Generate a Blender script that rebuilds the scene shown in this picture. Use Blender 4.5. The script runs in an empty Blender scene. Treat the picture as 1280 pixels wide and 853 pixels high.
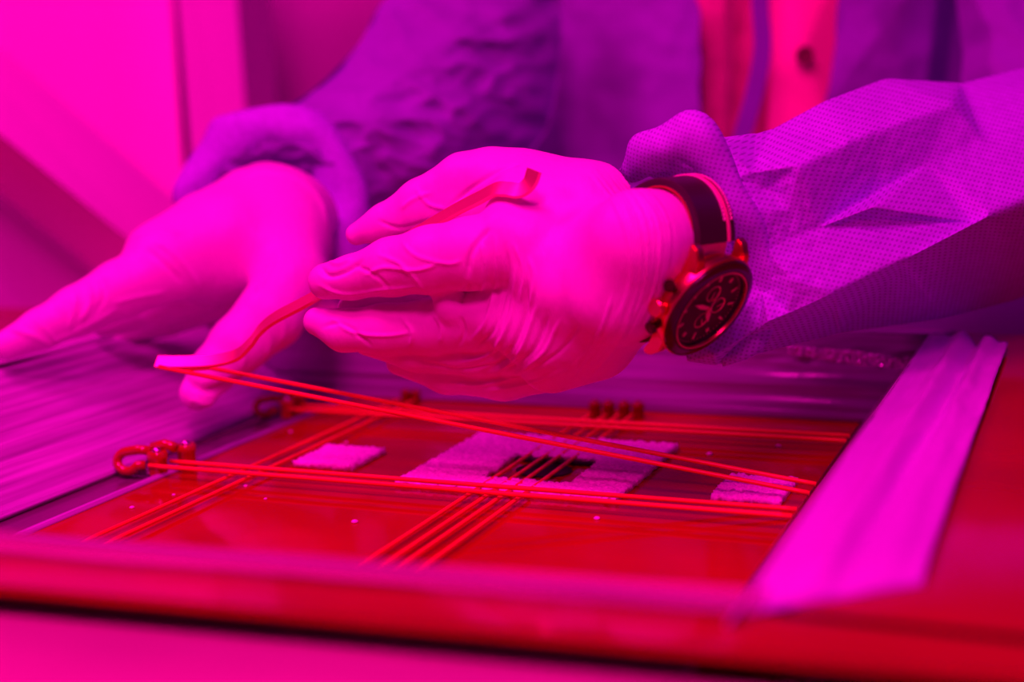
import bpy, bmesh, math, random
import numpy as np
from mathutils import Vector, Matrix, noise
from mathutils.geometry import delaunay_2d_cdt
random.seed(4); np.random.seed(4)
SC = bpy.context.scene
COL = SC.collection
# ------------------------------------------------------------------ camera
# world: X = along the tray's long side, Y = away across the tray, Z = up, z=0 is the tray floor
FPX = 1744.0; H = 0.15
ax = np.array([4156, -135.5, 1744.]); ax /= np.linalg.norm(ax)
ay = np.array([743, 326.5, -1744.]); ay -= ax*(ax@ay); ay /= np.linalg.norm(ay)
M3 = np.array([ax, ay, np.cross(ax, ay)]); CAM = np.array([0, 0, H])
cam = bpy.data.cameras.new('camera'); co = bpy.data.objects.new('camera', cam); COL.objects.link(co)
mw = Matrix([list(M3[0])+[0], list(M3[1])+[0], list(M3[2])+[H], [0, 0, 0, 1]]); co.matrix_world = mw
cam.sensor_width = 36; cam.lens = FPX/1280*36; cam.clip_start = .01; cam.clip_end = 20
cam.dof.use_dof = True; cam.dof.focus_distance = 0.53; cam.dof.aperture_fstop = 4.6
SC.camera = co
# ------------------------------------------------------------------ world, lights, exposure
w = bpy.data.worlds.new('world'); SC.world = w; w.use_nodes = True
bg = w.node_tree.nodes['Background']; bg.inputs[0].default_value = (0.7, 0.0, 0.55, 1); bg.inputs[1].default_value = 0.08
def area(name, loc, target, size, power, color, sy=None):
    l = bpy.data.lights.new(name, 'AREA'); l.energy = power; l.color = color; l.size = size
    l.shape = 'RECTANGLE'; l.size_y = sy or size
    o = bpy.data.objects.new(name, l); COL.objects.link(o); o.location = loc
    d = Vector(target)-Vector(loc); o.rotation_euler = d.to_track_quat('-Z', 'Y').to_euler(); return o
area('led_panel_light', (-.18, .14, .80), (-.20, .50, .0), .30, 5.6, (1, .002, .44), .22)
area('front_fill_light', (-.02, -.14, .70), (-.16, .46, .0), .16, 5.6, (1, .002, .40))  # added fill lamp that brings light onto the foam under the hand
area('cabinet_fill_light', (-.70, .30, .75), (-.75, 1.0, .15), .30, 6.0, (1, .001, .46))  # added fill lamp, brightens the left cabinet panels
area('blue_fill_light', (.55, .75, .75), (-.05, .7, .1), .30, 0.7, (.35, 0, 1.0))  # added weak blue fill for the gown's shadowed folds
SC.view_settings.view_transform = 'Standard'; SC.view_settings.look = 'None'
SC.view_settings.gamma = 1; SC.view_settings.exposure = 0; SC.view_settings.use_curve_mapping = False

# ------------------------------------------------------------------ helpers
def ray(x, y): return M3 @ np.array([(x-640)/FPX, -(y-426.5)/FPX, -1.])
def at(x, y, d): return Vector(CAM + d*ray(x, y))
def cs(x, y, d): return np.array([(x-640)/FPX*d, -(y-426.5)/FPX*d, -d])   # the same point on the camera's axes
def on(x, y, k, a=2):
    r = ray(x, y); return Vector(CAM + (k-CAM[a])/r[a]*r)
def cdir(v): return Vector(M3 @ np.array(v, float)).normalized()
def link(name, me, mat=None, parent=None, smooth=True):
    o = bpy.data.objects.new(name, me); COL.objects.link(o)
    if mat: me.materials.append(mat)
    if smooth:
        me.polygons.foreach_set('use_smooth', [True]*len(me.polygons))
    if parent: o.parent = parent
    return o
def obj(name, bm, mat, parent=None, smooth=True, sharp=None):
    me = bpy.data.meshes.new(name); bm.normal_update(); bm.to_mesh(me); bm.free()
    o = link(name, me, mat, parent, smooth)
    if smooth and sharp: me.set_sharp_from_angle(angle=math.radians(sharp))
    return o
def raw(name, V, F, mat, parent=None, smooth=True):
    me = bpy.data.meshes.new(name); me.from_pydata([tuple(v) for v in V], [], [tuple(f) for f in F]); me.update()
    return link(name, me, mat, parent, smooth)
def tag(o, label=None, cat=None, group=None, kind=None):
    if label: o['label'] = label
    if cat: o['category'] = cat
    if group: o['group'] = group
    if kind: o['kind'] = kind
    return o
def empty(name, loc=(0, 0, 0)):
    o = bpy.data.objects.new(name, None); COL.objects.link(o); o.location = loc; o.empty_display_size = .01; return o
def reparent(parent):          # keep world placement of children built in world coordinates
    for c in parent.children: c.matrix_parent_inverse = Matrix.Translation(parent.location).inverted()
def copy_tree(o, parent=None):
    c = o.copy(); COL.objects.link(c); c.parent = parent
    for ch in o.children: copy_tree(ch, c)
    return c
def box(bm, lo, hi, bev=0):
    r = bmesh.ops.create_cube(bm, size=1); vs = r['verts']
    for v in vs: v.co = Vector([lo[i]+(v.co[i]+.5)*(hi[i]-lo[i]) for i in range(3)])
    if bev:
        es = list({e for v in vs for e in v.link_edges})
        bmesh.ops.bevel(bm, geom=es, offset=bev, segments=2, affect='EDGES')
def tube(bm, pts, rad, seg=10, cap=True):
    pts = [Vector(p) for p in pts]; n = len(pts)
    R = rad if hasattr(rad, '__len__') else [rad]*n
    rings = []; up = None
    for i, p in enumerate(pts):
        t = (pts[min(i+1, n-1)]-pts[max(i-1, 0)]).normalized()
        if up is None: up = t.orthogonal().normalized()
        up = (up-t*up.dot(t)).normalized(); b = t.cross(up)
        rings.append([bm.verts.new(p+(up*math.cos(a)+b*math.sin(a))*R[i]) for a in [2*math.pi*k/seg for k in range(seg)]])
    for a, b in zip(rings, rings[1:]):
        for k in range(seg): bm.faces.new((a[k], a[(k+1) % seg], b[(k+1) % seg], b[k]))
    if cap:
        bm.faces.new(rings[0][::-1]); bm.faces.new(rings[-1])
def lathe(bm, prof, seg=32, mtx=None):      # prof: (radius, height); closed by caps where radius is 0
    rings = []
    for r, z in prof:
        if r < 1e-7: rings.append([bm.verts.new((0, 0, z))])
        else: rings.append([bm.verts.new((r*math.cos(2*math.pi*k/seg), r*math.sin(2*math.pi*k/seg), z)) for k in range(seg)])
    for a, b in zip(rings, rings[1:]):
        for k in range(seg):
            k2 = (k+1) % seg
            if len(a) == 1 and len(b) == 1: continue
            if len(a) == 1: bm.faces.new((a[0], b[k2], b[k]))
            elif len(b) == 1: bm.faces.new((a[k], a[k2], b[0]))
            else: bm.faces.new((a[k], a[k2], b[k2], b[k]))
    if mtx is not None: bmesh.ops.transform(bm, matrix=mtx, verts=[v for r in rings for v in r])
def catmull(P, n=8):
    P = [np.array(p, float) for p in P]; out = []
    Q = [2*P[0]-P[1]]+P+[2*P[-1]-P[-2]]
    for i in range(1, len(Q)-2):
        for k in range(n):
            t = k/n
            out.append(.5*((2*Q[i])+(-Q[i-1]+Q[i+1])*t+(2*Q[i-1]-5*Q[i]+4*Q[i+1]-Q[i+2])*t*t+(-Q[i-1]+3*Q[i]-3*Q[i+1]+Q[i+2])*t**3))
    out.append(P[-1]); return out

# ------------------------------------------------------------------ materials
def mat(name, col, rough=.5, metal=0., spec=.5, coat=0., bump=None, var=None, ior=1.5, sheen=0):
    m = bpy.data.materials.new(name); m.use_nodes = True; nt = m.node_tree; b = nt.nodes['Principled BSDF']
    b.inputs['Base Color'].default_value = (*col, 1); b.inputs['Roughness'].default_value = rough
    b.inputs['Metallic'].default_value = metal; b.inputs['Specular IOR Level'].default_value = spec
    b.inputs['Coat Weight'].default_value = coat; b.inputs['IOR'].default_value = ior
    b.inputs['Sheen Weight'].default_value = sheen
    tc = nt.nodes.new('ShaderNodeTexCoord'); mp = nt.nodes.new('ShaderNodeMapping'); nt.links.new(tc.outputs['Object'], mp.inputs[0])
    if bump:      # scale, strength, distance, (stretch)
        s, st, dist = bump[:3]; mp.inputs['Scale'].default_value = bump[3] if len(bump) > 3 else (1, 1, 1)
        n = nt.nodes.new('ShaderNodeTexNoise'); n.inputs['Scale'].default_value = s; n.inputs['Detail'].default_value = 5
        bp = nt.nodes.new('ShaderNodeBump'); bp.inputs['Strength'].default_value = st; bp.inputs['Distance'].default_value = dist
        nt.links.new(mp.outputs[0], n.inputs['Vector']); nt.links.new(n.outputs['Fac'], bp.inputs['Height']); nt.links.new(bp.outputs[0], b.inputs['Normal'])
    if var:       # scale, amount, stretch
        mp2 = nt.nodes.new('ShaderNodeMapping'); nt.links.new(tc.outputs['Object'], mp2.inputs[0])
        if len(var) > 2: mp2.inputs['Scale'].default_value = var[2]
        n = nt.nodes.new('ShaderNodeTexNoise'); n.inputs['Scale'].default_value = var[0]; n.inputs['Detail'].default_value = 4
        r = nt.nodes.new('ShaderNodeMapRange'); r.inputs['From Min'].default_value = .3; r.inputs['From Max'].default_value = .7
        r.inputs['To Min'].default_value = 1-var[1]; r.inputs['To Max'].default_value = 1+var[1]*.4
        mx = nt.nodes.new('ShaderNodeVectorMath'); mx.operation = 'SCALE'; mx.inputs[0].default_value = col
        nt.links.new(mp2.outputs[0], n.inputs['Vector']); nt.links.new(n.outputs['Fac'], r.inputs[0]); nt.links.new(r.outputs[0], mx.inputs['Scale'])
        nt.links.new(mx.outputs[0], b.inputs['Base Color'])
    return m
def cloth_mat(name, col, e1, e2, pitch=.0023, dots=.35, through=0):
    """nonwoven cloth with a grid of small embossed dots; e1, e2 are the weave directions"""
    m = mat(name, col, .75, spec=.25); nt = m.node_tree; b = nt.nodes['Principled BSDF']
    tc = [n for n in nt.nodes if n.type == 'TEX_COORD'][0]; facs = []
    for e in (e1, e2):
        d = nt.nodes.new('ShaderNodeVectorMath'); d.operation = 'DOT_PRODUCT'; nt.links.new(tc.outputs['Object'], d.inputs[0]); d.inputs[1].default_value = tuple(Vector(e)*(2*math.pi/pitch))
        s = nt.nodes.new('ShaderNodeMath'); s.operation = 'SINE'; nt.links.new(d.outputs['Value'], s.inputs[0]); facs.append(s)
    pr = nt.nodes.new('ShaderNodeMath'); pr.operation = 'MULTIPLY'; nt.links.new(facs[0].outputs[0], pr.inputs[0]); nt.links.new(facs[1].outputs[0], pr.inputs[1])
    mr = nt.nodes.new('ShaderNodeMapRange'); nt.links.new(pr.outputs[0], mr.inputs[0]); mr.inputs['From Min'].default_value = .1; mr.inputs['From Max'].default_value = .7
    mr.inputs['To Min'].default_value = 1; mr.inputs['To Max'].default_value = 1-dots
    nz = nt.nodes.new('ShaderNodeTexNoise'); nz.inputs['Scale'].default_value = 260; nz.inputs['Detail'].default_value = 4; nt.links.new(tc.outputs['Object'], nz.inputs['Vector'])
    mr2 = nt.nodes.new('ShaderNodeMapRange'); nt.links.new(nz.outputs['Fac'], mr2.inputs[0]); mr2.inputs['To Min'].default_value = .8; mr2.inputs['To Max'].default_value = 1.2
    mm = nt.nodes.new('ShaderNodeMath'); mm.operation = 'MULTIPLY'; nt.links.new(mr.outputs[0], mm.inputs[0]); nt.links.new(mr2.outputs[0], mm.inputs[1])
    sc = nt.nodes.new('ShaderNodeVectorMath'); sc.operation = 'SCALE'; sc.inputs[0].default_value = col; nt.links.new(mm.outputs[0], sc.inputs['Scale']); nt.links.new(sc.outputs[0], b.inputs['Base Color'])
    bp = nt.nodes.new('ShaderNodeBump'); bp.inputs['Strength'].default_value = .5; bp.inputs['Distance'].default_value = .0003; nt.links.new(mr.outputs[0], bp.inputs['Height']); nt.links.new(bp.outputs[0], b.inputs['Normal'])
    return m
def glass_mat(name, col=(1, 1, 1), fac=.012, rough=.06):
    m = bpy.data.materials.new(name); m.use_nodes = True; nt = m.node_tree; nt.nodes.clear()
    o = nt.nodes.new('ShaderNodeOutputMaterial'); t = nt.nodes.new('ShaderNodeBsdfTransparent'); g = nt.nodes.new('ShaderNodeBsdfGlossy')
    t.inputs[0].default_value = (*col, 1); g.inputs['Roughness'].default_value = rough
    mx = nt.nodes.new('ShaderNodeMixShader'); mx.inputs[0].default_value = fac
    nt.links.new(t.outputs[0], mx.inputs[1]); nt.links.new(g.outputs[0], mx.inputs[2]); nt.links.new(mx.outputs[0], o.inputs[0])
    return m
M_glove = mat('latex', (.85, .62, .80), .42, spec=.35, bump=(330, .45, .0009, (1, 1, .30)))
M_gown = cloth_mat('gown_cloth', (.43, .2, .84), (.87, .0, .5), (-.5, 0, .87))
M_gown_far = mat('gown_cloth_dimmed', (.25, .2, .48), .8, spec=.2, var=(14, .18))  # same gown cloth, darkened to stand in for dimmer light farther back
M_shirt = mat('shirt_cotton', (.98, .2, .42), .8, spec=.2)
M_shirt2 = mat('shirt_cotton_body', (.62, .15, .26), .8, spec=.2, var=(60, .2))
M_cab = mat('white_cabinet_panel', (.90, .8, .82), .5, spec=.3)
M_cabdark = mat('grey_cabinet_panel', (.80, .4, .70), .6)
M_bench = mat('white_bench', (.92, .7, .55), .4, var=(9, .12))
M_acr = mat('red_acrylic', (.33, .004, .008), .10, spec=.5, var=(22, .12), bump=(30, .05, .001))
M_floor = mat('red_acrylic_floor', (.37, .004, .006), .06, spec=.14, ior=1.3, var=(16, .22), bump=(60, .04, .0006))
M_film_y = mat('plastic_film_streaked_lengthwise', (.50, .5, .58), .24, spec=.6, bump=(260, .35, .0010, (1, .04, 1)), var=(330, .38, (1, .03, 1)))
M_film_x = mat('plastic_film_streaked_crosswise', (.30, .4, .40), .17, spec=.7, bump=(140, .4, .0012, (.06, 1, 1)), var=(110, .35, (.05, 1, 1)))  # darker copy of the film: the back wall's shade is in its colour
M_cord = mat('red_elastic', (.95, .006, .03), .38, spec=.5)
M_peg = mat('red_resin', (.45, .008, .01), .12, spec=.7, coat=.4)
M_peg_shade = mat('shaded_red_resin', (.22, .004, .005), .2, spec=.4)  # the pegs' red resin with the back wall's shade painted in
M_steel = mat('steel', (.80, .55, .62), .22, 1.0)
M_tool = mat('brushed_steel', (.90, .50, .30), .36, .7, bump=(400, .1, .0002, (1, 1, .1)))
M_foam = mat('foam', (1, .7, 1), .9, spec=.1, bump=(900, .35, .0005), var=(700, .22))
M_black = mat('black_void', (.004, .002, .003), .6)  # flat black standing in for the dark inside gap, drain and slot
M_channel = mat('clear_plastic_strip', (.16, .1, .14), .15, spec=.3, var=(60, .4, (1, .2, 1)))

M_front = mat('plastic_film_front', (.85, .45, .55), .3, spec=.6, var=(60, .3, (.15, 1, 1))); M_front.node_tree.nodes['Principled BSDF'].inputs['Alpha'].default_value = .30
# ------------------------------------------------------------------ the setting
bm = bmesh.new(); box(bm, (-1.2, -.35, -.03), (.9, 1.0, -.012))
tag(obj('floor', bm, M_bench, smooth=False), kind='structure')
# pale ledge in front of the tray, just under the lid's front edge
bm = bmesh.new(); box(bm, (-1.2, -.2, -.011), (.9, .262, .0305), .003)
bmesh.ops.transform(bm, matrix=Matrix(((1, 0, 0, 0), (.073, 1, 0, 0.012), (0, 0, 1, 0), (0, 0, 0, 1))), verts=bm.verts)
tag(obj('trim_1', bm, M_bench), kind='structure')
def slab(name, a, b, c, d, th, m, kind='structure'):
    """quad a,b,c,d given as (px,py,depth), made solid by th metres away from the viewer"""
    P = [at(*q) for q in (a, b, c, d)]; n = (P[1]-P[0]).cross(P[3]-P[0]).normalized()
    if n.dot(P[0]-Vector(CAM)) < 0: n = -n
    Q = [p+n*th for p in P]
    o = raw(name, P+Q, [(0, 1, 2, 3), (7, 6, 5, 4), (0, 4, 5, 1), (1, 5, 6, 2), (2, 6, 7, 3), (3, 7, 4, 0)], m, smooth=False)
    o['kind'] = kind; return o
slab('wall_back', (150, -250, 1.55), (1500, -250, 1.55), (1500, 620, 1.55), (150, 620, 1.55), .03, M_cabdark)
slab('wall_left', (-500, -250, .98), (195, -250, 1.19), (246, 430, 1.19), (-500, 430, .98), .02, M_cab)
# upright post with its two visible faces
def post(name, fl, fr, sr, dl, dr, ds, m):
    V = []
    for y, k in ((-250, -.085*250), (460, .085*460)):
        V += [at(fl+k, y, dl), at(fr+k*.9, y, dr), at(sr+k*.8, y, ds), at(fl+k, y, dl+.12)]
    o = raw(name, V, [(0, 1, 2, 3)[::-1], (4, 5, 6, 7), (0, 1, 5, 4), (1, 2, 6, 5), (2, 3, 7, 6), (3, 0, 4, 7)], m, smooth=False)
    o['kind'] = 'structure'; return o
slab('gap_shade', (208, -250, 1.20), (232, -250, 1.20), (262, 430, 1.20), (238, 430, 1.20), .01, M_black)  # black strip painting the shade in the gap between panel and post
post('trim_2', 222, 296, 338, 1.10, 1.13, 1.24, M_cab)
# sloping brace across the lower left panel
def brace(name, m):
    V = []
    for A, B, Cc in (((-260, -165, .92), (-260, -45, .84), (-260, 35, .90)), ((250, 276, 1.02), (250, 372, .95), (250, 440, 1.02))):
        a, b, c = at(*A), at(*B), at(*Cc); V += [a, b, c, c+(a-b)]
    o = raw(name, V, [(0, 1, 2, 3), (4, 5, 6, 7)[::-1], (0, 1, 5, 4), (1, 2, 6, 5), (2, 3, 7, 6), (3, 0, 4, 7)], m, smooth=False)
    o['kind'] = 'structure'; return o
brace('trim_3', M_cab)
slab('trim_4', (-260, 50, .925), (250, 452, 1.03), (250, 640, .97), (-260, 560, .86), .02, mat('shaded_cabinet_panel', (.36, .3, .36), .6))  # panel continues below the brace; the brace's shadow is in its dark colour

# ------------------------------------------------------------------ the tray
XL, XR, YF, YB, HT = -.361, -.098, .300, .632, .040
tray = empty('acrylic_tray', (-.23, .46, 0))
tag(tray, 'red acrylic tray sunk in the bench, its rim wrapped in plastic film', 'tray')
bm = bmesh.new(); box(bm, (XL, YF-.02, -.008), (XR+.02, YB+.02, 0)); obj('floor_panel', bm, M_floor, tray, smooth=False)
bm = bmesh.new(); box(bm, (XL-.027, YF-.02, -.008), (XL-.0005, YB+.02, -.0015)); obj('edge_strip', bm, M_channel, tray, smooth=False)
for (x0, x1) in ((XL-.0275, XL-.0255), (XL-.0035, XL)):     # raised borders of the clear strip
    bm = bmesh.new(); box(bm, (x0, YF, -.001), (x1, YB, .0016), .0005); obj('strip_border', bm, M_film_y, tray)
bm = bmesh.new(); box(bm, (XL-.0255, .4700, -.001), (XL-.0035, .4722, .0014), .0005); obj('strip_border', bm, M_film_y, tray)
bm = bmesh.new(); box(bm, (XR-.0006, YF, 0), (XR+.0004, YB, .0010), .0003); obj('edge_bead', bm, M_peg, tray)
# lid: a glossy red plate with the opening cut out (four boards)
def plate(lo, hi): 
    bm = bmesh.new(); box(bm, lo, hi, .0015); return obj('lid_board', bm, M_acr, tray, sharp=40)
LZ0, LZ1 = .0338, .0372
fb = plate((-.85, .2710, LZ0), (.30, .290, LZ1))
for v in fb.data.vertices:
    if v.co.y < .28: v.co.y += .073*v.co.x
plate((-.062, .2885, LZ0), (.30, .668, LZ1))
plate((-.85, .64, LZ0), (-.0625, .668, LZ1)); plate((-.85, .2885, LZ0), (-.475, .6395, LZ1))
bm = bmesh.new(); box(bm, (-.85, .2775, .0307), (.30, .2800, LZ0)); bmesh.ops.transform(bm, matrix=Matrix(((1, 0, 0, 0), (.073, 1, 0, 0), (0, 0, 1, 0), (0, 0, 0, 1))), verts=bm.verts); obj('front_skirt', bm, M_acr, tray, smooth=False)
def grid_sheet(name, P00, P10, P11, P01, nu, nv, disp, m, parent, th=.0006):
    P00, P10, P11, P01 = map(Vector, (P00, P10, P11, P01)); V = []; F = []
    n = (P10-P00).cross(P01-P00).normalized()
    for j in range(nv+1):
        for i in range(nu+1):
            u, v = i/nu, j/nv
            p = P00.lerp(P10, u).lerp(P01.lerp(P11, u), v); V.append(p+n*disp(u, v, p))
    F = [(j*(nu+1)+i, j*(nu+1)+i+1, (j+1)*(nu+1)+i+1, (j+1)*(nu+1)+i) for j in range(nv) for i in range(nu)]
    o = raw(name, V, F, m, parent); s = o.modifiers.new('s', 'SOLIDIFY'); s.thickness = th; s.offset = -1; return o
def fz(x, y, z=0): return noise.noise(Vector((x, y, z)))
def ridged(x, y, z=0): return 1-abs(2*noise.noise(Vector((x, y, z))))
# sloping film over the left side: pleats run lengthwise
grid_sheet('film_side', (XL-.0265, YF-.03, .0005), (XL-.0265, YB+.004, .0005), (-.462, YB+.004, HT), (-.462, YF-.03, HT), 60, 60,
           lambda u, v, p: .0016*fz(u*1.6, v*16+u*2)+.0030*fz(u*2.2+5, v*4.2)*math.sin(math.pi*min(1, v*1.0)), M_film_y, tray)
grid_sheet('film_rim', (-.4622, YF-.04, HT+.0005), (-.4622, YB+.02, HT+.0005), (-.505, YB+.02, HT-.002), (-.505, YF-.04, HT-.002), 40, 24,
           lambda u, v, p: .003*max(0, fz(u*2.5+9, v*5+2))+.001*fz(u*6, v*14), M_film_y, tray)
# back wall film
grid_sheet('film_side', (XL-.03, YB, .0002), (XR+.004, YB, .0002), (-.066, YB+.008, HT), (-.46, YB+.008, HT), 90, 40,
           lambda u, v, p: .0010*fz(u*3, v*14+3)+.0022*fz(u*2+2, v*4+7)+.0040*max(0, ridged(u*26, v*9, 4)-.35)*max(0, min(1, (u-.74)*8))*math.exp(-((v-.72)/.13)**2), M_film_x, tray)
grid_sheet('film_rim', (-.462, YB+.0085, HT+.0002), (-.060, YB+.0085, HT+.0002), (-.060, YB+.03, HT-.001), (-.462, YB+.03, HT-.001), 70, 16,
           lambda u, v, p: .0022*max(0, fz(u*9, v*4+3))+.0008*fz(u*14, v*9), M_film_x, tray)
# right rim film: wide flat strip with soft lengthwise folds, its near end cut aslant
def rdisp(u, v, p): 
    return (.0022*math.exp(-((v-.33-.10*u)/.09)**2) - .0020*math.exp(-((v-.52-.1*u)/.07)**2)+.0018*math.exp(-((v-.74)/.1)**2)+.0007*fz(u*9, v*9)) * (.35+.65*u) + .0006*fz(u*30, v*14)*u
def rim_right():
    V = []; nu, nv = 70, 30
    for j in range(nv+1):
        v = j/nv; x = -.0690+v*.0338; y0 = .2875+v*.029; y1 = .638-v*.0140
        for i in range(nu+1):
            u = i/nu; V.append((x, y0+(y1-y0)*u, (lambda q: .0376+(HT+.0012+1.5*rdisp(u, v, None)-.0006*v-.0376)*q)(min(1, u/.05)**.6)))
    F = [(j*(nu+1)+i, (j+1)*(nu+1)+i, (j+1)*(nu+1)+i+1, j*(nu+1)+i+1) for j in range(nv) for i in range(nu)]
    o = raw('film_rim', V, F, mat('plastic_film_wide', (.66, .5, .86), .34, spec=.55, bump=(60, .3, .0012, (1, .12, 1)), var=(40, .15, (1, .1, 1))), tray)
    s = o.modifiers.new('s', 'SOLIDIFY'); s.thickness = .0008; s.offset = -1
rim_right()
grid_sheet('film_side', (XR+.001, YF-.02, .0), (XR+.001, YB, .0), (-.0695, YB+.006, HT), (-.0695, YF-.02, HT), 30, 12, lambda u, v, p: .0004*fz(u*9, v*9), M_film_y, tray)
# front rim film and front wall
grid_sheet('film_rim', (-.50, .2680, HT-.0005), (-.066, .2960, HT-.0005), (-.066, .2835, HT-.0015), (-.50, .2555, HT-.0015), 60, 10,
           lambda u, v, p: -.0006+.0008*fz(u*9, v*4), M_front, tray)
grid_sheet('film_side', (-.46, YF, 0), (XR, YF, 0), (-.069, YF-.006, HT-.001), (-.46, YF-.027, HT-.001), 40, 8, lambda u, v, p: .0005*fz(u*9, v*9), M_film_x, tray)
def crumple():
    V = []; n, k = 60, 5
    for i in range(n+1):
        for j in range(k+1):
            u = i/n; x = 985+165*u; y = 437+20*u+(j-2.5)*3.4*(1-.5*abs(2*u-1))+random.uniform(-1.3, 1.3)
            V.append(on(x, y, .6285-random.uniform(0, .0022), 1))
    F = [(i*(k+1)+j, (i+1)*(k+1)+j, (i+1)*(k+1)+j+1, i*(k+1)+j+1) for i in range(n) for j in range(k)]
    F = [t for f in F for t in ((f[0], f[1], f[2]), (f[0], f[2], f[3]))]
    o = raw('film_crumple', V, F, mat('crumpled_film', (.7, .3, .8), .12, spec=1.0, coat=.5), tray, smooth=False)
    m = o.modifiers.new('s', 'SOLIDIFY'); m.thickness = .0004
crumple()
# drain: dark hole inside the foam square
bm = bmesh.new(); lathe(bm, [(0, 0), (.0112, 0), (.0118, .0004), (.0118, -.003), (0, -.003)], 40, Matrix.Translation((-.2085, .5170, .0004))@Matrix.Diagonal((1.0, .86, 1, 1)))
obj('drain_hole', bm, M_black, tray)
bm = bmesh.new(); box(bm, (-.2262, .5285, .0002), (-.190, .5325, .0012)); obj('slot', bm, M_black, tray)

reparent(tray)
# ------------------------------------------------------------------ foam pieces
def foam(name, rects, label, group=None, z1=.0028, fuzz=.0010):
    """cut foam: the union of axis aligned cells, with a crumbly surface and edge"""
    st = .0011; cells = set()
    for x0, y0, x1, y1 in rects:
        for i in range(round(x0/st), round(x1/st)):
            for j in range(round(y0/st), round(y1/st)): cells.add((i, j))
    V = {}; verts = []; F = []
    def vt(i, j, k):
        key = (i, j, k)
        if key not in V:
            inner = all((a, b) in cells for a in (i-1, i) for b in (j-1, j))
            q = fuzz*(.45 if inner else 1.0)
            z = 0.0001 if k == 0 else (z1*(.55 if k == 1 else 1) + (random.uniform(-.5, .5)*fuzz*1.5 if k == 2 else 0) - (.0005 if (k == 2 and not inner) else 0))
            V[key] = len(verts); verts.append((i*st+random.uniform(-.5, .5)*q, j*st+random.uniform(-.5, .5)*q, z))
        return V[key]
    for (i, j) in cells:
        F.append((vt(i, j, 2), vt(i+1, j, 2), vt(i+1, j+1, 2), vt(i, j+1, 2)))
        F.append((vt(i, j+1, 0), vt(i+1, j+1, 0), vt(i+1, j, 0), vt(i, j, 0)))
        for (di, dj, a, b) in ((0, -1, (i, j), (i+1, j)), (1, 0, (i+1, j), (i+1, j+1)), (0, 1, (i+1, j+1), (i, j+1)), (-1, 0, (i, j+1), (i, j))):
            if (i+di, j+dj) not in cells:
                for k in (0, 1): F.append((vt(*a, k), vt(*b, k), vt(*b, k+1), vt(*a, k+1)))
    c = np.mean(np.array(verts), axis=0); c[2] = 0
    o = raw(name, np.array(verts)-c, F, M_foam); o.location = c
    return tag(o, label, 'foam', group)
foam('foam_square', [(-.3155, .4965, -.2875, .5265)], 'small pale foam square lying by the left end of the tray floor')
foam('foam_square', [(-.1325, .4925, -.1060, .5245)], 'small bright foam square beneath the raised cords, by the right rim')
foam('foam_ring', [(-.2590, .4810, -.1655, .4945), (-.2590, .4945, -.2265, .5650), (-.1890, .4945, -.1655, .5650), (-.2265, .5335, -.1890, .5650)],
     'large square foam frame around the dark drain hole')

# ------------------------------------------------------------------ cords
R_C = .00095
def strand(pts, parent, r=R_C, n=10):
    if len(pts) > 3 and abs(pts[0][1]-pts[-1][1]) > .2: r = .0008
    bm = bmesh.new(); tube(bm, [Vector(p) for p in catmull(pts, n)], r, 8); return obj('strand', bm, M_cord, parent)
def cord(label, runs, base):
    e = empty('elastic_cord', base); tag(e, label, 'cord', 'red elastic cords stretched over the tray')
    for r in runs: strand(r, e)
    reparent(e); return e
def line(a, b, n=5): return [tuple(Vector(a).lerp(Vector(b), k/n)) for k in range(n+1)]
zA, zB = .0052, .0024
xr = -.0958
cord('taut doubled red cord running across the near side of the tray over the foam frame', [line((-.3672, .4655, zA), (xr, .4655, zA)), line((-.3625, .4740, zA), (xr, .4740, zA))], (-.23, .47, 0))
cord('taut doubled red cord running along the far side of the tray', [line((-.3672, .5770, zA), (xr, .5770, zA)), line((-.3672, .5860, zA), (xr, .5860, zA))], (-.23, .58, 0))
cord('doubled red cord running front to back at the left end of the tray', [line((-.330, YF, zB), (-.3285, .622, zB)), line((-.320, YF, zB), (-.3205, .622, zB))], (-.325, .46, 0))
cord('left one of the two doubled cords running front to back over the drain hole', [line((-.2205, YF, zB), (-.2215, .612, zB)), line((-.2133, YF, zB), (-.2140, .612, zB))], (-.217, .46, 0))
cord('right one of the two doubled cords running front to back over the drain hole', [line((-.2074, YF, zB), (-.2080, .614, zB)), line((-.1991, YF, zB), (-.2016, .614, zB))], (-.204, .46, 0))
tipA, tipB = at(199, 459, .583), at(262, 460, .590)
rA, rB = Vector((-.0955, .4960, .0050)), Vector((-.0955, .5085, .0050))
loop = [tuple(tipA.lerp(rA, k/6)) for k in range(6, -1, -1)]
loop2 = [tuple(tipB.lerp(rB, k/6)) for k in range(7)]
cord('doubled red cord lifted at its left end by the steel hook tool', [loop, loop2, [tuple(tipA), tuple(at(228, 462, .590)), tuple(tipB)]], (-.23, .5, 0))

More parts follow.
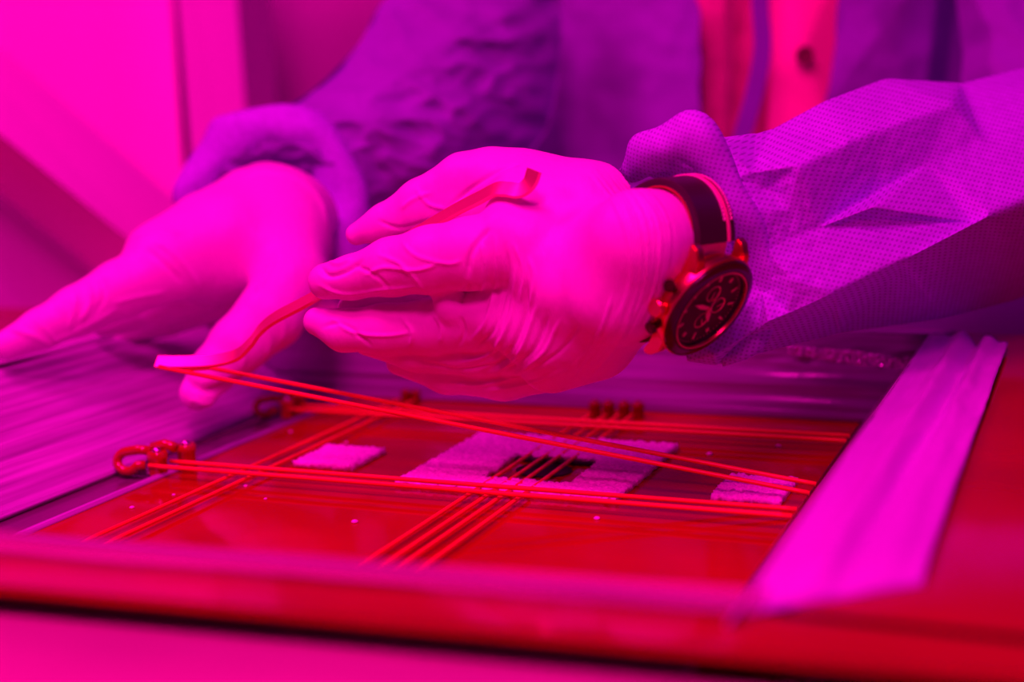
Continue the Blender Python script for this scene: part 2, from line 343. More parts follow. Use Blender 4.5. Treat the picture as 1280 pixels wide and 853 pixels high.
# ------------------------------------------------------------------ pegs
def peg(label, x, y, s=1., hook=True, studs=((0, 0),), rot=0, group='red cord pegs'):
    PM = M_peg if hook else M_peg_shade; e = empty('cord_peg', (x, y, 0)); e.rotation_euler[2] = rot; e.scale = (s, s, s); tag(e, label, 'peg', group)
    for (dx, dy) in studs:
        bm = bmesh.new(); lathe(bm, [(0, 0), (.0030, 0), (.0036, .0006), (.0036, .0062), (.0040, .0068), (.0040, .0088), (.0034, .0096), (.0022, .0096), (.0020, .0088), (0, .0088)], 24, Matrix.Translation((dx, dy, 0)))
        p = obj('stud', bm, PM, e, sharp=40)
        bm = bmesh.new(); lathe(bm, [(0, .0112), (.0010, .0110), (.0018, .0102), (.0021, .0088), (0, .0088)], 20, Matrix.Translation((dx, dy, 0)))
        obj('screw', bm, M_steel if hook else M_peg_shade, p)
    if hook:
        bm = bmesh.new(); pts = []
        for k in range(15):
            a = math.radians(60+k*20); pts.append((-.0125+.0048*math.cos(a), -.002+.001*math.sin(a), .0052+.0036*math.sin(a)))
        pts = [(-.003, 0, .0095), (-.008, -.001, .0098)]+pts[2:]+[(-.005, -.001, .0040)]
        tube(bm, pts, .0019, 8); obj('hook', bm, M_peg, e)
        bm = bmesh.new(); tube(bm, [(-.004, .002, .0100), (.001, .0042, .0112), (.006, .003, .0105)], .0021, 8); obj('arm', bm, M_peg, e)
    return e
peg('red hooked peg at the left end of the near cord, screws on top', -.3655, .4695, 1.12, True, ((0, 0), (.0040, .0125)))
peg('dark red peg in the shade at the left end of the far cord', -.3700, .5800, 1.0, True, ((0, 0), (.001, .009)))
peg('shade-darkened red peg behind the lifted cord, ending the left front-to-back cord', -.3240, .6245, .7, False, ((-.004, 0), (.004, 0)))
peg('shade-darkened red peg at the back wall, left of two ending the middle cords', -.2175, .6165, .78, False, ((-.0045, 0), (.004, .001)))
peg('shade-darkened red peg at the back wall, right of two ending the middle cords', -.2045, .6180, .78, False, ((-.003, 0), (.0055, .001)))
bm = bmesh.new(); lathe(bm, [(0, 0), (.0016, 0), (.0019, .0008), (.0012, .0018), (0, .0021)], 12)
d0 = obj('droplet', bm, mat('clear_droplet', (1, .6, .9), .08, spec=.9))
dl = [(-.352, .553), (-.3145, .540), (-.3045, .528), (-.3185, .4640), (-.300, .4500), (-.1655, .4600), (-.250, .4320), (-.1500, .5600), (-.1180, .5330), (-.340, .4450), (-.125, .5800), (-.345, .4250)]
for i, (x, y) in enumerate(dl):
    o = d0 if i == 0 else d0.copy()
    if i: COL.objects.link(o)
    s = random.uniform(.35, .75); o.location = (x, y, 0); o.scale = (s, s, s*.8)
    tag(o, 'tiny pale droplet on the red tray floor', 'droplet', 'droplets on the tray floor')

# ------------------------------------------------------------------ steel tool
def ribbon(name, pts, wd, width, th, m, parent, n=8):
    """flat strip with rounded edges along pts (px,py,depth)"""
    P = [Vector(p) for p in catmull([tuple(at(*p)) for p in pts], n)]; bm = bmesh.new(); rings = []; wf = wd if callable(wd) else (lambda t: wd)
    for i, p in enumerate(P):
        wv = cdir(wf(i/(len(P)-1))); t = (P[min(i+1, len(P)-1)]-P[max(i-1, 0)]).normalized(); a = (wv-t*wv.dot(t)).normalized(); b = t.cross(a)
        W = (width(i/(len(P)-1)) if callable(width) else width)/2; T = th/2
        rings.append([bm.verts.new(p+a*x*W+b*y*T) for x, y in ((-1, -.5), (-.96, -1), (.96, -1), (1, -.5), (1, .5), (.96, 1), (-.96, 1), (-1, .5))])
    for r, q in zip(rings, rings[1:]):
        for k in range(8): bm.faces.new((r[k], r[(k+1) % 8], q[(k+1) % 8], q[k]))
    bm.faces.new(rings[0][::-1]); bm.faces.new(rings[-1]); bmesh.ops.recalc_face_normals(bm, faces=bm.faces)
    return obj(name, bm, m, parent, sharp=35)
tool = ribbon('hook_tool', [(196, 453, .586), (232, 453, .583), (268, 451, .579), (296, 444, .575), (314, 428, .572), (326, 412, .570), (345, 397, .567), (395, 370, .558), (470, 322, .545), (560, 268, .524), (600, 247, .512), (620, 237, .5065), (634, 237, .503), (650, 238, .4995), (662, 229, .4975), (668, 213, .4965)],
              lambda t: (.10, .80, -.58) if t < .6 else (.10-.75*min(1, max(0, t-.82)/.15), .80, -.58), lambda t: .0058+.0003*t, .0016, M_tool, None)
tag(tool, 'flat steel tool with bent ends, held in the gloved fingers', 'tool')

# ------------------------------------------------------------------ gloved hands: distance fields turned into one surface
def surface_nets(val, org, st):
    nx, ny, nz = val.shape; s = val < 0
    idx = -np.ones((nx-1, ny-1, nz-1), np.int64); acc = np.zeros((nx-1, ny-1, nz-1, 3), np.float32); cnt = np.zeros((nx-1, ny-1, nz-1), np.int32)
    offs = [(0, 0), (1, 0), (0, 1), (1, 1)]
    for a in range(3):
        for (p, q) in offs:
            o0 = [0, 0, 0]; o = [i for i in range(3) if i != a]; o0[o[0]] = p; o0[o[1]] = q; o1 = list(o0); o1[a] = 1
            A = val[o0[0]:nx-1+o0[0], o0[1]:ny-1+o0[1], o0[2]:nz-1+o0[2]]; B = val[o1[0]:nx-1+o1[0], o1[1]:ny-1+o1[1], o1[2]:nz-1+o1[2]]
            m = (A < 0) != (B < 0); t = np.zeros_like(A); t[m] = A[m]/(A[m]-B[m])
            cnt += m
            for i in range(3): acc[..., i] += np.where(m, (t if i == a else 0)+o0[i], 0)
    act = cnt > 0; idx[act] = np.arange(act.sum()); ijk = np.argwhere(act)
    V = (ijk+acc[act]/cnt[act][:, None])*st+org; F = []
    for a in range(3):
        b, c = [(1, 2), (2, 0), (0, 1)][a]
        sl0 = [slice(1, -1)]*3; sl0[a] = slice(0, -1); sl1 = [slice(1, -1)]*3; sl1[a] = slice(1, None)
        e = s[tuple(sl0)] != s[tuple(sl1)]; P = np.argwhere(e)
        P = P+np.array([1 if i != a else 0 for i in range(3)]); inside = s[P[:, 0], P[:, 1], P[:, 2]]
        def g(db, dc):
            Q = P.copy(); Q[:, b] -= db; Q[:, c] -= dc; return idx[Q[:, 0], Q[:, 1], Q[:, 2]]
        q = np.stack([g(1, 1), g(0, 1), g(0, 0), g(1, 0)], 1); q[~inside] = q[~inside][:, ::-1]; F.append(q)
    F = np.concatenate(F); return V, F[(F >= 0).all(1)]
def smin(a, b, k):
    h = np.clip(.5+.5*(b-a)/k, 0, 1); return b*(1-h)+a*h-k*h*(1-h)
def chain_sdf(G, pts, k=.003):
    """pts: (px,py,depth,radius px) -> smooth union of tapered capsules"""
    P = [cs(*p[:3]) for p in pts]; R = [p[3]*p[2]/FPX for p in pts]; out = None
    for a, b, ra, rb in zip(P, P[1:], R, R[1:]):
        ab = b-a; t = np.clip(((G[0]-a[0])*ab[0]+(G[1]-a[1])*ab[1]+(G[2]-a[2])*ab[2])/(ab@ab), 0, 1)
        d = np.sqrt((G[0]-a[0]-t*ab[0])**2+(G[1]-a[1]-t*ab[1])**2+(G[2]-a[2]-t*ab[2])**2)-(ra+(rb-ra)*t)
        out = d if out is None else smin(out, d, k)
    return out
def polydist(px, py, pl):
    best = np.full(px.shape, 1e9); tt = np.zeros(px.shape); L = len(pl)-1
    for i, (a, b) in enumerate(zip(pl, pl[1:])):
        ax_, ay_ = a; bx, by = b; dx, dy = bx-ax_, by-ay_; t = np.clip(((px-ax_)*dx+(py-ay_)*dy)/(dx*dx+dy*dy), 0, 1)
        d = np.hypot(px-ax_-t*dx, py-ay_-t*dy); m = d < best; best[m] = d[m]; tt[m] = (i+t[m])/L
    return best, tt
def glove(name, groups, wrinkles, st, parent, label, cut=None):
    """groups: list of (list of chains, k inside the group, k to everything before)"""
    allp = [p for g in groups for ch in g[0] for p in ch]; Q = np.array([cs(*p[:3]) for p in allp]); rr = np.array([p[3]*p[2]/FPX for p in allp])
    lo = (Q-rr[:, None]).min(0)-.004; hi = (Q+rr[:, None]).max(0)+.004; n = np.ceil((hi-lo)/st).astype(int)+1
    G = [(lo[i]+np.arange(n[i])*st).astype(np.float32).reshape([-1 if j == i else 1 for j in range(3)]) for i in range(3)]
    D = None
    for chains, k1, k2 in groups:
        g = None
        for ch in chains:
            c = chain_sdf(G, ch); g = c if g is None else smin(g, c, k1)
        D = g if D is None else smin(D, g, k2)
    if cut:      # open end: plane given by a point (px,py,d) and an outward normal in camera axes
        p = cs(*cut[0]); nn = np.array(cut[1], float); nn /= np.linalg.norm(nn)
        D = np.maximum(D, (G[0]-p[0])*nn[0]+(G[1]-p[1])*nn[1]+(G[2]-p[2])*nn[2])
    V, F = surface_nets(np.ascontiguousarray(D, dtype=np.float32), lo, st)
    # smooth a little
    e = np.concatenate([F[:, [0, 1]], F[:, [1, 2]], F[:, [2, 3]], F[:, [3, 0]]]); e = np.concatenate([e, e[:, ::-1]])
    deg = np.bincount(e[:, 0], minlength=len(V))[:, None]
    def nb(X): return np.stack([np.bincount(e[:, 0], weights=X[e[:, 1], i], minlength=len(V)) for i in range(3)], 1)/deg
    for _ in range(3): V = V*.5+nb(V)*.5
    fn = np.cross(V[F[:, 2]]-V[F[:, 0]], V[F[:, 3]]-V[F[:, 1]]); N = np.zeros_like(V)
    for i in range(4):
        for j in range(3): N[:, j] += np.bincount(F[:, i], weights=fn[:, j], minlength=len(V))
    N /= np.linalg.norm(N, axis=1)[:, None]+1e-12
    px = 640+FPX*V[:, 0]/-V[:, 2]; py = 426.5-FPX*V[:, 1]/-V[:, 2]
    face = np.clip((N*(-V/np.linalg.norm(V, axis=1)[:, None])).sum(1)*3, 0, 1); disp = np.zeros(len(V))
    for pl, wpx, amp in wrinkles:
        pl2 = [tuple(q) for q in catmull(pl, 5)] if len(pl) > 2 else pl
        d, t = polydist(px, py, pl2); disp += 1.3*amp*np.exp(-(d/wpx)**2)*np.clip(np.minimum(t, 1-t)*6, 0, 1)
    V = V+N*(disp*face)[:, None]
    W = V@M3.T+CAM
    me = bpy.data.meshes.new(name); me.from_pydata(W.tolist(), [], F.tolist()); me.update()
    o = link(name, me, M_glove, parent); o['label'] = label; return o

WU = np.array([.707, .707, 0]); WV = np.array([-.389, .389, .835]); W_S = .78*WU+.62*WV; W_X = -.62*WU+.78*WV; W_N = np.cross(W_S, W_X)
def wp(x, s, n, r):       # watch-frame millimetres -> (px,py,depth,radius px)
    q = cs(884, 384, .482)+(W_X*x+W_S*s+W_N*n)*.001; d = -q[2]; return (640+FPX*q[0]/d, 426.5-FPX*q[1]/d, d, r*.001*FPX/d)
person = empty('person', (-.20, .95, -.01))
tag(person, 'person in an open blue nonwoven gown, pink shirt and pale gloves leaning over the tray', 'person')

# the hand holding the tool (picture centre)
rh_wr = []
def fam(a, b, n, wpx, amp, jit=3, both=True):
    """n curves blended between polylines a and b: alternating fine ridges"""
    for i in range(n):
        t = (i+.5)/n; t += random.uniform(-.3, .3)/n
        pl = [((1-t)*p[0]+t*q[0]+random.uniform(-jit, jit), (1-t)*p[1]+t*q[1]+random.uniform(-jit, jit)) for p, q in zip(a, b)]
        rh_wr.append((pl, wpx*random.uniform(.7, 1.2), amp*random.uniform(.5, 1.2)))
fam([(730, 205), (775, 270), (785, 350), (755, 430)], [(800, 225), (836, 280), (833, 350), (800, 425)], 15, 2.0, .00042, 2)
fam([(740, 470), (775, 420), (795, 360)], [(700, 480), (745, 420), (760, 370)], 6, 2.2, .0003, 4)
for pl, wd, am in [([(585, 350), (588, 320), (600, 300), (612, 285)], 3.0, -.0011), ([(575, 380), (588, 352)], 3, -.001),
                   ([(600, 300), (606, 335), (596, 380)], 2.5, .0007), ([(618, 290), (622, 340), (608, 400), (585, 430)], 2.6, .0007),
                   ([(632, 300), (634, 350), (618, 410), (590, 440)], 2.6, -.0007), ([(645, 330), (640, 390), (615, 440), (570, 455)], 3, .0008),
                   ([(660, 350), (655, 400), (630, 450), (600, 468)], 3, -.0008), ([(672, 380), (650, 440), (615, 470)], 2.6, .0007),
                   ([(685, 395), (665, 440), (620, 470)], 3, -.0008), ([(700, 400), (680, 440), (640, 472)], 2.6, .0007), ([(725, 405), (700, 440), (650, 470)], 2.6, -.0006),
                   ([(660, 320), (668, 350), (660, 390)], 2.5, .0005), ([(640, 300), (655, 340), (650, 380)], 2.4, .0005),
                   ([(470, 318), (500, 330), (520, 350), (535, 372)], 2.5, .0005), ([(455, 345), (480, 335), (520, 338), (550, 330)], 2.5, .0006), ([(440, 330), (470, 345), (490, 365)], 2.4, -.0005),
                   ([(398, 330), (410, 345), (432, 340), (455, 325)], 3, -.0010), ([(405, 322), (422, 330), (440, 322)], 2.6, .0007), ([(395, 355), (430, 368), (480, 362), (530, 358)], 2.4, .0006),
                   ([(500, 300), (520, 320), (560, 330), (580, 325)], 2.5, .0004), ([(410, 395), (440, 415), (480, 420), (520, 415)], 2.4, .0006), ([(400, 410), (425, 405), (450, 420), (465, 435)], 2.6, -.0006),
                   ([(500, 395), (515, 415), (512, 435)], 2.4, .0005), ([(540, 390), (552, 410), (550, 432)], 2.4, .0005), ([(575, 395), (580, 415), (572, 435)], 2.4, -.0005),
                   ([(500, 262), (515, 250), (540, 240)], 2.6, .0005), ([(470, 275), (500, 285), (540, 275)], 2.4, -.0005), ([(520, 235), (535, 255), (560, 262)], 2.4, .0005),
                   ([(560, 260), (590, 235), (625, 213), (655, 203)], 2.6, -.0007), ([(600, 240), (625, 220), (650, 207)], 2.2, .0005),
                   ([(520, 450), (570, 462), (620, 455), (660, 440)], 2.6, -.0006), ([(560, 480), (610, 480), (660, 465)], 2.6, .0006), ([(600, 490), (660, 480), (710, 460)], 2.4, .0005)]:
    rh_wr.append((pl, wd, am))
glove('glove', [
    ([[(640, 300, .510, 50), (700, 345, .508, 58), (790, 325, .516, 58)],
      [(660, 255, .525, 52), (730, 260, .520, 52), (785, 265, .526, 42)],
      [(615, 222, .538, 36), (680, 232, .532, 36), (760, 245, .525, 34)],
      [(690, 410, .517, 60), (745, 395, .512, 62), (795, 370, .518, 52)],
      [(690, 450, .530, 42), (745, 430, .525, 46)],
      [(730, 320, .520, 50), wp(18, 12.5, -25, 17.5), wp(-30, 12.5, -25, 17.5)], [(730, 370, .520, 50), wp(18, -9, -25, 17.5), wp(-30, -9, -25, 17.5)]], .010, .004),
    ([[(470, 288, .556, 13), (530, 272, .550, 22), (580, 262, .543, 30), (630, 262, .535, 36)]], .002, .004),
    ([[(446, 293, .560, 14), (480, 275, .556, 19), (525, 252, .550, 27), (580, 225, .543, 33), (650, 228, .535, 38)]], .002, .006),
    ([[(552, 350, .528, 20), (570, 385, .526, 24), (640, 400, .52, 40)]], .002, .008),
    ([[(460, 425, .556, 20), (520, 437, .550, 27), (600, 438, .542, 32), (680, 425, .528, 46)]], .002, .0015),
    ([[(500, 452, .565, 18), (560, 462, .560, 30), (630, 462, .552, 38), (700, 450, .540, 38)]], .002, .0016),
    ([[(440, 386, .562, 18), (520, 385, .554, 26), (600, 382, .544, 32)]], .002, .003),
    ([[(702, 366, .4985, 25), (716, 384, .500, 24)]], .002, .007),
    ([[(397, 402, .553, 18), (430, 413, .549, 26), (480, 412, .544, 31), (540, 408, .538, 34), (600, 400, .530, 39), (690, 370, .513, 52)]], .002, .0014),
    ([[(408, 352, .545, 23), (440, 347, .540, 27), (490, 334, .531, 36), (540, 325, .521, 42), (590, 317, .513, 45), (660, 305, .508, 48)]], .002, .0016),
], rh_wr, .00066, person, 'gloved hand gripping the steel tool', cut=(wp(-8.5, 0, -25, 1)[:3], tuple(-W_X)))
# the hand resting on the left rim
rh2 = rh_wr; lw = []
for pl, wd, am in [([(190, 300), (215, 315), (240, 345), (250, 365)], 3, .0007), ([(180, 310), (205, 330), (230, 355)], 3, -.0007), ([(150, 300), (190, 290), (230, 292)], 3, .0005), ([(160, 290), (175, 280), (185, 272)], 3, -.0007),
                   ([(10, 410), (40, 420), (70, 435)], 3, .0008), ([(110, 350), (112, 380), (98, 405)], 3, .0007), ([(95, 365), (92, 390), (85, 415)], 3, .0006), ([(125, 345), (130, 370), (118, 395)], 3, -.0006),
                   ([(40, 395), (60, 415), (72, 430)], 2.6, .0006), ([(140, 380), (170, 372), (210, 365)], 2.6, .0006), ([(60, 430), (100, 412), (150, 385)], 2.6, .0007), ([(345, 320), (330, 350), (320, 365)], 3, .0008),
                   ([(230, 475), (255, 488), (280, 485), (305, 475)], 5, -.0026), ([(235, 500), (260, 505), (285, 495)], 4, .0012), ([(230, 470), (238, 490), (246, 512)], 4, -.0012), ([(300, 420), (306, 445), (300, 465)], 3, .0006), ([(330, 400), (338, 425), (332, 450)], 3, .0006), ([(350, 390), (356, 410), (352, 430)], 3, .0006),
                   ([(300, 222), (330, 214), (370, 222), (400, 250), (412, 290)], 3.0, .0012)]:
    lw.append((pl, wd, am))
glove('glove', [
    ([[(215, 322, .670, 44), (290, 300, .688, 60), (345, 282, .708, 68), (370, 258, .735, 58)],
      [(190, 318, .672, 32), (250, 282, .692, 36), (310, 258, .715, 44), (350, 245, .735, 46)],
      [(265, 328, .690, 52), (350, 320, .705, 56)]], .012, .004),
    ([[(130, 408, .690, 14), (190, 392, .695, 20), (260, 360, .70, 30)]], .002, .002),
    ([[(150, 418, .715, 12), (210, 402, .72, 18), (280, 370, .72, 30)]], .002, .002),
    ([[(8, 432, .632, 19), (50, 412, .640, 25), (95, 390, .648, 31), (150, 362, .658, 36), (215, 335, .668, 42)]], .002, .006),
    ([[(246, 492, .640, 22), (268, 462, .646, 29), (298, 432, .652, 36), (338, 395, .660, 42), (366, 350, .672, 44), (360, 300, .69, 46)]], .002, .013),
], lw, .00110, person, 'gloved hand resting on the left rim', cut=((362, 242, .73), (.35, .75, -.6)))

# ------------------------------------------------------------------ cloth sheets
def sheet(name, pts, outline, creases, m, parent, level=3, smooth=2, back=True, nz=(0, 30), bulge=.8, label=None, soft=0, ridge=False):
    co2 = [(p[0]/100, p[1]/100) for p in pts]; n = len(outline)
    edges = [(outline[i], outline[(i+1) % n]) for i in range(n)]+creases
    v2, e2, f2, ov, oe, of = delaunay_2d_cdt([Vector(c) for c in co2], edges, [outline], 1, 1e-5)
    dep = []
    for i, v in enumerate(v2):
        src = ov[i]; dep.append(pts[src[0]][2] if src else None)
    for i, v in enumerate(v2):
        if dep[i] is None:
            w = [(1/((v[0]-c[0])**2+(v[1]-c[1])**2+1e-6), pts[k][2]) for k, c in enumerate(co2)]; w.sort(reverse=True); w = w[:3]
            dep[i] = sum(a*b for a, b in w)/sum(a for a, b in w)
    bm = bmesh.new(); vs = [bm.verts.new((v[0]*100, v[1]*100, d*1000)) for v, d in zip(v2, dep)]      # px,py,depth(mm) space
    for f in f2: bm.faces.new([vs[i] for i in f])
    bmesh.ops.triangulate(bm, faces=bm.faces)
    for l in range(level):
        bmesh.ops.subdivide_edges(bm, edges=bm.edges, cuts=1, use_grid_fill=True)
        if l < soft:
            for _ in range(2): bmesh.ops.smooth_vert(bm, verts=bm.verts, factor=.5, use_axis_x=True, use_axis_y=True, use_axis_z=True)
    for _ in range(smooth): bmesh.ops.smooth_vert(bm, verts=bm.verts, factor=.5, use_axis_x=True, use_axis_y=True, use_axis_z=True)
    bm.verts.ensure_lookup_table(); bm.verts.index_update()
    X = np.array([v.co[:] for v in bm.verts]); bd = np.array([v.is_boundary for v in bm.verts]); F = [[v.index for v in f.verts] for f in bm.faces]
    bnd = [[v.index for v in e.verts] for e in bm.edges if e.is_boundary]; bm.free()
    if nz[0]:
        for i in range(len(X)):
            q = Vector((X[i, 0]/nz[1], X[i, 1]/nz[1], len(name)))
            if ridge: q = Vector((q.x*.8+q.y*.9, (q.y-q.x*.5)*1.5, 3)); X[i, 2] += nz[0]*1000*(abs(noise.noise(q))+.45*abs(noise.noise(q*2.1)))*(0 if bd[i] else 1)
            else: X[i, 2] += nz[0]*1000*(noise.noise(q)+.5*noise.noise(q*2.3))*(0 if bd[i] else 1)
    A = np.c_[X[bd][:, :2], np.ones(bd.sum())]; k, *_ = np.linalg.lstsq(A, X[bd][:, 2], rcond=None); plane = np.c_[X[:, :2], np.ones(len(X))]@k
    W = [tuple(at(x, y, z/1000)) for x, y, z in X]; F2 = [tuple(f) for f in F]
    # make normals face the camera
    a, b, c = [Vector(W[i]) for i in F2[0][:3]]
    if (b-a).cross(c-a).dot(a-Vector(CAM)) > 0: F2 = [f[::-1] for f in F2]
    if back:
        mp = {}
        for i in range(len(X)):
            if bd[i]: mp[i] = i
            else:
                mp[i] = len(W); dd = max(X[i, 2]+4, plane[i]+bulge*max(0, plane[i]-X[i, 2])); W.append(tuple(at(X[i, 0], X[i, 1], dd/1000)))
        F2 += [tuple(mp[i] for i in f)[::-1] for f in F2]
    o = raw(name, W, F2, m, parent)
    if not back:
        s = o.modifiers.new('s', 'SOLIDIFY'); s.thickness = .0015; s.offset = -1
    if label: o['label'] = label
    return o
# near sleeve (right side of the picture), broad planes between sharp folds
S = [(772, 214, .535), (786, 190, .530), (830, 160, .522), (878, 147, .520), (900, 172, .522),  # 0-4 cuff top
     (945, 166, .545), (965, 160, .555), (1030, 125, .565), (1105, 97, .600), (1200, 103, .625), (1350, 66, .66),  # 5-10
     (1350, 350, .64), (1280, 374, .625), (1180, 400, .605), (1050, 418, .575), (960, 440, .545), (895, 457, .518), (858, 452, .515),  # 11-17
     (850, 400, .520), (852, 330, .525), (845, 260, .53), (815, 222, .535),  # 18-21 inner cuff edge hidden behind the strap
     (905, 182, .512), (918, 225, .505), (938, 265, .502), (958, 312, .508), (990, 350, .503), (985, 392, .506), (948, 412, .510), (952, 360, .512), (930, 300, .515), # 22-30
     (1022, 285, .515), (1085, 248, .537), (1105, 160, .543), (1160, 205, .557), (1230, 175, .574), (1350, 118, .604),  # 31-36
     (1190, 130, .574), (1215, 278, .543), (1092, 258, .519), (1130, 325, .516), (1045, 365, .504), (960, 402, .502), (895, 445, .506), (1350, 226, .562), # 37-44
     (1240, 268, .540), (985, 262, .510), (1000, 205, .507), (940, 215, .507), (870, 178, .500), (845, 200, .505), (885, 225, .502), (905, 262, .504), # 45-52
     (1120, 345, .545), (1210, 330, .575), (1040, 395, .545), (930, 425, .518), (1010, 330, .508), (1080, 275, .523), (1060, 178, .527), (960, 235, .512), (915, 330, .512)] # 53-61
out = list(range(0, 22))
cr = [(4, 22), (22, 23), (23, 24), (24, 25), (25, 26), (26, 27), (27, 28), (25, 31), (31, 39), (39, 32), (32, 34), (34, 35), (35, 36), (31, 33), (33, 32), (31, 32), (31, 38), (39, 38), (38, 45),
      (42, 41), (41, 40), (40, 45), (45, 44), (43, 42), (33, 37), (37, 9), (25, 41), (26, 41), (5, 22), (6, 59), (59, 33), (29, 25), (29, 28), (49, 51), (50, 49), (3, 49), (51, 52), (52, 30), (31, 46), (40, 53), (23, 48), (48, 47), (47, 59)]
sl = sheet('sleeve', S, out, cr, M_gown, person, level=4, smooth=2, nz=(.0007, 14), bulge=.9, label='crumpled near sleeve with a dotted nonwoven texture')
cp = catmull([(783, 212, .530, 12), (822, 188, .516, 25), (866, 180, .508, 33), (893, 212, .505, 30), (914, 250, .506, 25), (936, 292, .510, 21), (954, 335, .514, 20), (958, 380, .517, 19), (940, 420, .519, 17), (900, 446, .522, 11)], 8)
bm = bmesh.new(); tube(bm, [at(*p[:3]) for p in cp], [p[3]*p[2]/FPX for p in cp], 28)
for v in bm.verts:
    q = v.co; v.co = q + Vector((noise.noise(q*55), noise.noise(q*55+Vector((9, 0, 0))), noise.noise(q*55+Vector((0, 9, 0)))))*.0045
obj('sleeve_cuff', bm, M_gown, person)
# far sleeve (left side): cuff roll, forearm and upper arm
L = [(236, 262, .735), (250, 205, .745), (285, 155, .755), (345, 132, .770), (405, 90, .80), (445, 45, .82), (475, -60, .85), (740, -60, .86), (715, 60, .85), (700, 190, .84), (640, 240, .83), (560, 300, .80), (440, 330, .76), (405, 345, .75),
     (418, 300, .74), (408, 262, .742), (375, 222, .745), (320, 212, .742), (285, 232, .738),
     (330, 165, .715), (390, 160, .722), (425, 195, .728), (440, 250, .735), (300, 190, .722), (360, 195, .735), (270, 225, .73), (400, 205, .728),
     (440, 150, .735), (520, 190, .742), (580, 170, .760), (540, 70, .775), (650, 10, .79), (600, 60, .80), (470, 110, .755), (640, 130, .79), (480, 230, .745), (550, 250, .76), (500, 40, .80), (580, 110, .765), (520, 140, .755), (460, 180, .745), (665, 100, .81), (430, 115, .765)]
lo_ = list(range(0, 19))
lc = [(23, 19), (19, 20), (20, 21), (21, 22), (25, 23), (24, 26), (20, 27), (27, 28), (28, 29), (30, 31), (30, 33), (33, 42), (39, 38), (38, 34), (40, 28), (32, 31), (39, 33)]
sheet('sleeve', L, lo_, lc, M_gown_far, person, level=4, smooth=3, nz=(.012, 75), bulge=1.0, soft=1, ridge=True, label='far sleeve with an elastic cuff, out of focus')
bm = bmesh.new(); cp = catmull([at(*p) for p in ((246, 262, .742), (262, 208, .742), (300, 172, .742), (350, 160, .742), (398, 182, .742), (424, 228, .742), (434, 285, .742), (420, 345, .745))], 12)
tube(bm, cp, [.0130+.0012*math.sin(i*.35) for i in range(len(cp))], 22)
for v in bm.verts: v.co += v.normal*.0 + Vector((noise.noise(v.co*70), noise.noise(v.co*70+Vector((9, 0, 0))), noise.noise(v.co*70+Vector((0, 9, 0)))))*.0
for v in bm.verts: v.co += Vector((noise.noise(v.co*40), noise.noise(v.co*40+Vector((9, 0, 0))), noise.noise(v.co*40+Vector((0, 9, 0)))))*.005
obj('sleeve_cuff', bm, M_gown, person)
# gown body: left and right fronts, collar tie, shirt
B1 = [(640, -80, .92), (770, -80, .88), (885, -80, .86), (888, 100, .86), (888, 240, .86), (860, 420, .86), (640, 420, .90), (655, 150, .92), (700, 100, .93), (765, 60, .895), (805, 110, .878), (808, 230, .876), (740, 150, .905), (690, 230, .92), (850, 60, .852), (720, -20, .905), (860, 220, .858)]
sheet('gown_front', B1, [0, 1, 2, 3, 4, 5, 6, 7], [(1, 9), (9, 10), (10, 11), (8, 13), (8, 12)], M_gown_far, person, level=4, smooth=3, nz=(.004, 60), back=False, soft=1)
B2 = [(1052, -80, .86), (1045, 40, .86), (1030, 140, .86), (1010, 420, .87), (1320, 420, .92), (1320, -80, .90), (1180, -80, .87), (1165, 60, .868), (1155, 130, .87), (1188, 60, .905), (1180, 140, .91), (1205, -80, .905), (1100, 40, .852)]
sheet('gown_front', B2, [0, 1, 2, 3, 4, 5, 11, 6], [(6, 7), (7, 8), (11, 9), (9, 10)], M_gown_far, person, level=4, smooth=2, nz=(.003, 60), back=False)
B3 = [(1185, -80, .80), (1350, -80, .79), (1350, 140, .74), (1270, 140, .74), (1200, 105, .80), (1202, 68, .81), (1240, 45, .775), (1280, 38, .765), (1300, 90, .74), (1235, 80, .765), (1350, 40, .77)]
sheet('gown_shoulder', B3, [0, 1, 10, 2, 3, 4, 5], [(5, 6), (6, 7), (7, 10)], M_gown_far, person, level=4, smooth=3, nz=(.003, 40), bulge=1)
B4 = [(870, -80, .90), (962, -80, .90), (962, 420, .90), (870, 420, .90), (905, -80, .893), (905, 420, .893), (925, 60, .905)]
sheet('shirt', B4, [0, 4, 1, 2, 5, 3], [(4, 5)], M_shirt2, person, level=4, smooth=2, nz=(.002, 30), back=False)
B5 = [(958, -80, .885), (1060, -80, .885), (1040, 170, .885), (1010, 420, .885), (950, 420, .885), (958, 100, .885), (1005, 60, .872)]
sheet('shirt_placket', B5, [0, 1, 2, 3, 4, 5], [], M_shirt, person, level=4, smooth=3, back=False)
bc = at(1006, 69, .868); bm = bmesh.new()
lathe(bm, [(0, .0006), (.0035, .0006), (.0045, .0016), (.0056, .0016), (.0058, 0), (.0050, -.0012), (0, -.0012)], 28, Matrix.Translation(bc)@(Vector(CAM)-bc).to_track_quat('Z', 'Y').to_matrix().to_4x4())
obj('shirt_button', bm, mat('dark_button', (.16, .02, .05), .3), person, sharp=40)
ribbon('gown_tie', [(953, -80, .850), (950, 0, .850), (953, 60, .849), (942, 120, .848), (925, 180, .845), (905, 260, .845)], (1, 0, -.3), .0115, .001, M_gown_far, person)
# dark lap and lower body behind the tray
bm = bmesh.new(); tube(bm, [(-.45, .80, .045), (-.25, .78, .045), (-.05, .775, .045), (.15, .78, .045), (.32, .82, .045)], [.03, .055, .055, .055, .03], 24)
obj('gown_lap', bm, M_gown_far, person)
reparent(person)

